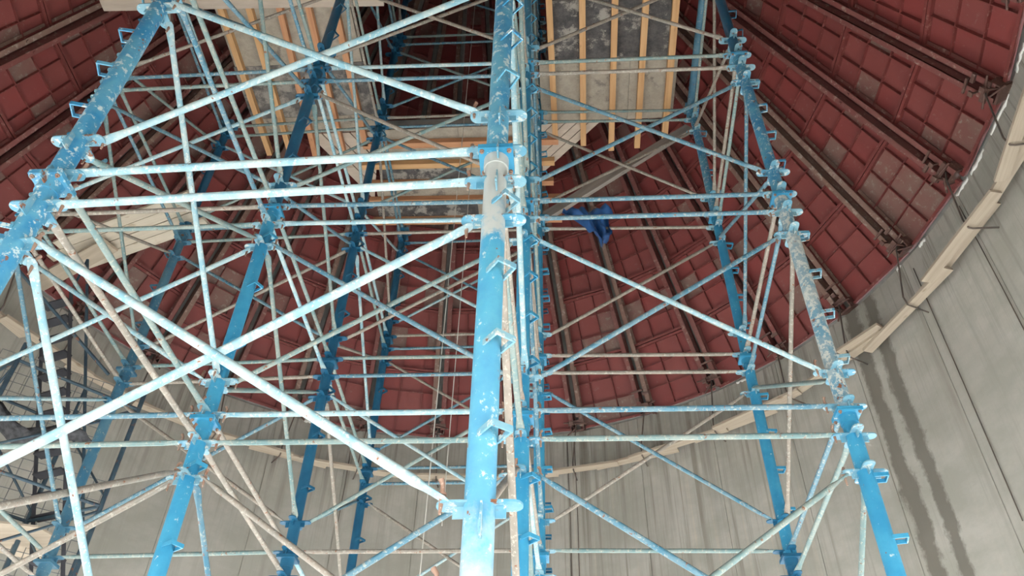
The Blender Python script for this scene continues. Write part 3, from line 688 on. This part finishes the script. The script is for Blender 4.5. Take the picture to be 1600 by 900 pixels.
for i, az in enumerate(rib_az):
    a = math.radians(az); r0 = R - 0.33
    mb = MB(); tip = rnd.uniform(-0.02, 0.02)
    pts = [azp(a, R - 0.20, ZR + 0.10), azp(a, R - 0.24, ZR - 0.05), azp(a + tip, r0, ZH + CAMZ + 0.10), azp(a + tip, r0 + 0.02, ZH + CAMZ - 0.01), azp(a + tip, r0 + 0.06, ZH + CAMZ - 0.018), azp(a + tip * 1.5, R - 0.01, ZH + CAMZ - 0.010)]
    mb.tube(pts, 0.010, 6)
    k = i - 8
    lab = 'bent steel rod hook under the cone rib straight behind the central posts' if k == 0 else 'bent steel rod hook, %s rib to the %s of the central posts' % (
        ['', 'first', 'second', 'third', 'fourth', 'fifth', 'sixth', 'seventh', 'eighth'][abs(k)], 'right' if k > 0 else 'left')
    tag(build('rod_hook', mb, ['rebar']), lab, 'hook', 'hooks hanging from the cone ribs')
# straight starter rods lying on the wall
for i, (az, z0, z1, w_) in enumerate([(80.5, 8.45, 6.0, 'above the right planks'), (71, 8.4, 5.2, 'beside the right wall planks'), (13.5, 8.5, 6.1, 'right of the central posts'), (14.6, 8.5, 6.1, 'second right of the central posts'), (-20, 8.5, 6.9, 'left of the fourth post')]):
    mb = MB(); a = math.radians(az); mb.tube([azp(a, R - 0.015, z0), azp(a + 0.002, R - 0.02, (z0 + z1) / 2), azp(a, R - 0.015, z1)], 0.006, 6)
    tag(build('steel_rod', mb, ['rebar']), 'thin dark steel rod upright on the wall, %s' % w_, 'rod', 'upright rods on the wall')

# ------------------------------------------------------------ ropes, blue cloth
for (x, y, za, zb2, lab) in ((-1.165, 6.36, 12.5, 2.6, 'thin pale rope hanging plumb left of the thickest post'), (-1.09, 6.80, 8.9, 3.4, 'second thin rope hanging close right of the first')):
    mb = MB(); mb.tube([(0, 0, zb2 - za), (0.004, 0, (zb2 - za) / 2), (0, 0, 0)], 0.005, 5); tag(build('rope', mb, ['rope'], None, W(x, y, za)), lab, 'rope')
cl = MB(); nx, ny = 16, 14
out = [(-.26, .0), (-.25, .10)]
def cloth_pt(u, v):
    # u across, v down; outline narrows to a tail with a side corner
    wl = [-.27, -.30, -.20, -.06, -.03, .0, .05, .09, .13]; wr = [.27, .29, .27, .22, .23, .22, .27, .20, .14]
    t = v * 8; i = min(int(t), 7); f_ = t - i
    xl = wl[i] * (1 - f_) + wl[i + 1] * f_; xr = wr[i] * (1 - f_) + wr[i + 1] * f_
    x = xl + (xr - xl) * u
    y = 0.05 * math.sin(u * 13 + v * 5) * (0.5 + v) + 0.03 * math.sin(u * 27 - v * 9) + 0.02 * math.sin(v * 22 + u * 3)
    return Vector((x, y, -v * 0.60 + 0.02 * math.sin(u * 9)))
for th in (0, 1):
    for j in range(ny + 1):
        for i in range(nx + 1): p_ = cloth_pt(i / nx, j / ny); p_.y += th * 0.004; cl.v.append(tuple(p_))
S = (nx + 1) * (ny + 1)
for j in range(ny):
    for i in range(nx):
        q = j * (nx + 1) + i; cl.f.append([q, q + 1, q + nx + 2, q + nx + 1]); cl.f.append([S + q, S + q + nx + 1, S + q + nx + 2, S + q + 1]); cl.m += [0, 0]; cl.sm += [True, True]
tag(build('sheeting_scrap', cl, ['blue cloth'], None, W(0.36, 6.30, 7.02)), 'crumpled dark blue sheeting hanging from a tube right of centre', 'cloth')

# ------------------------------------------------------------ left side: access stair, frames, mesh, net, ply sheet
st = empty('access_stair', W(-4.85, 7.35, 3.0), 'steep dark stair flight behind the left braces, against the wall', 'stair')
b0, t0 = Vector((-4.86, 7.35, 3.0)), Vector((-5.62, 6.55, 6.1)); o_ = Vector((-4.85, 7.35, 3.0)); acr = (Vector((0.75, -0.25, 0))).normalized() * 0.20
for s_ in (-1, 1):
    mb = MB(); mb.bar(b0 + acr * s_ - o_, t0 + acr * s_ - o_, 0.02, 0.035); build('stringer', mb, ['dark'], st)
dr = (t0 - b0); per = Vector((0.25, 0.75, 0)).normalized()
for i in range(15):
    p_ = b0.lerp(t0, (i + 0.5) / 15) - o_; mb = MB(); mb.box((0, 0, 0), (0.185, 0.055, 0.010), 0, (acr.normalized(), per, Vector((0, 0, 1)))); build('tread', mb, ['dark'], st, p_)
mb = MB(); mb.tube([b0 + acr + Vector((0, 0, .5)) - o_, t0 + acr + Vector((0, 0, .5)) - o_], 0.018, 6)
for t in (0, .5, 1): q = b0.lerp(t0, t) + acr - o_; mb.tube([q, q + Vector((0, 0, .5))], 0.014, 6)
build('handrail', mb, ['slate blue'], st)

FR = [(-4.40, 6.93), (-5.28, 7.22), (-5.95, 6.45), (-5.25, 6.05)]
fr = empty('access_tower', W(FR[0][0], FR[0][1], -CAMZ), 'slate blue access tower of light frames behind the left posts', 'scaffold frame')
of = W(FR[0][0], FR[0][1], -CAMZ)
for (x, y) in FR:
    mb = MB(); mb.tube([W(x, y, -CAMZ) - of, W(x, y, 5.0) - of], 0.024, 8); build('standard', mb, ['slate blue'], fr)
for i in range(4):
    (x0, y0), (x1, y1) = FR[i], FR[(i + 1) % 4]
    for z in (2.6, 3.7, 4.8):
        mb = MB(); mb.tube([W(x0, y0, z) - of, W(x1, y1, z) - of], 0.018, 6); build('cross_tube', mb, ['slate blue'], fr)
    for z in (1.6, 2.7, 3.8):
        mb = MB(); mb.tube([W(x0, y0, z) - of, W(x1, y1, z + 0.95) - of], 0.013, 6); build('stay', mb, ['slate blue'], fr)
# loose frame tubes nearer the left edge
for i, (a, b, mt, lab) in enumerate([
    (W(-5.2, 5.2, 6.2), W(-3.9, 4.3, 5.6), 'blue', 'mid blue loose tube crossing high at the left edge'),
    (W(-5.7, 5.5, 5.9), W(-4.55, 6.45, 4.9), 'slate blue', 'dark loose stay tube slanting down at the left')]):
    mb = MB(); mb.tube([(0, 0, 0), b - a], 0.018, 7); tag(build('loose_tube', mb, [mt], None, a), lab, 'scaffold tube')
# wire mesh panels
def mesh_panel(o3, eu, ev, nu, nv, step, label):
    e = empty('mesh_panel', o3, label, 'wire mesh'); mb = MB()
    for i in range(nu + 1): mb.tube([eu * (i * step), eu * (i * step) + ev * (nv * step)], 0.004, 4, cap=False)
    for j in range(nv + 1): mb.tube([ev * (j * step) + Vector((0, 0, 0.006)), ev * (j * step) + eu * (nu * step) + Vector((0, 0, 0.006))], 0.004, 4, cap=False)
    w_ = build('wire_grid', mb, ['wire'], e); w_['kind'] = 'stuff'
eu = Vector((0.80, 0.60, 0)).normalized(); ev = Vector((-0.05, 0.05, 1)).normalized()
mesh_panel(W(-6.0, 6.75, 2.6), eu, ev, 12, 15, 0.12, 'lower wire mesh guard panel at the left edge near the wall')
mesh_panel(W(-6.05, 6.70, 4.55), eu, ev, 10, 8, 0.12, 'upper wire mesh guard panel behind the stair at the left')
# black netting bundle on the frame
nt = MB(); rs = []; base = W(-5.45, 6.2, 4.28); ax = (W(-4.75, 6.75, 4.28) - base)
for i in range(15):
    t = i / 14; c_ = ax * (t * 1.35 - 0.25) + Vector((0, 0, 0.10 * math.sin(t * 9))); rr = 0.03 + 0.09 * math.sin(math.pi * t) ** 0.6
    sdv = ax.cross(Vector((0, 0, 1))).normalized()
    rs.append([c_ + sdv * math.cos(q * math.pi / 6) * rr * (1.3 + 0.35 * math.sin(q * 3 + i * 2.1)) + Vector((0, 0, 1)) * math.sin(q * math.pi / 6) * rr * 0.6 * (1 + 0.3 * math.sin(q * 5 + i)) for q in range(12)])
nt.rings(rs); tag(build('netting_bundle', nt, ['black net'], None, base), 'black folded netting bundle slung on the frame at left', 'netting')
pb = MB(); pts = [(-5.9, 7.3), (-5.6, 6.75), (-4.95, 6.95), (-4.85, 7.25), (-5.2, 7.75)]; k = len(pts)
pb.add([(x, y, 0) for x, y in pts] + [(x, y, 0.02) for x, y in pts], [tuple(range(k))[::-1], tuple(range(k, 2 * k))] + [(i, (i + 1) % k, k + (i + 1) % k, k + i) for i in range(k)])
tag(build('plywood_platform', pb, ['plank'], None, W(0, 0, 3.5)), 'broken pale plywood platform sheet low at the left edge', 'plywood')
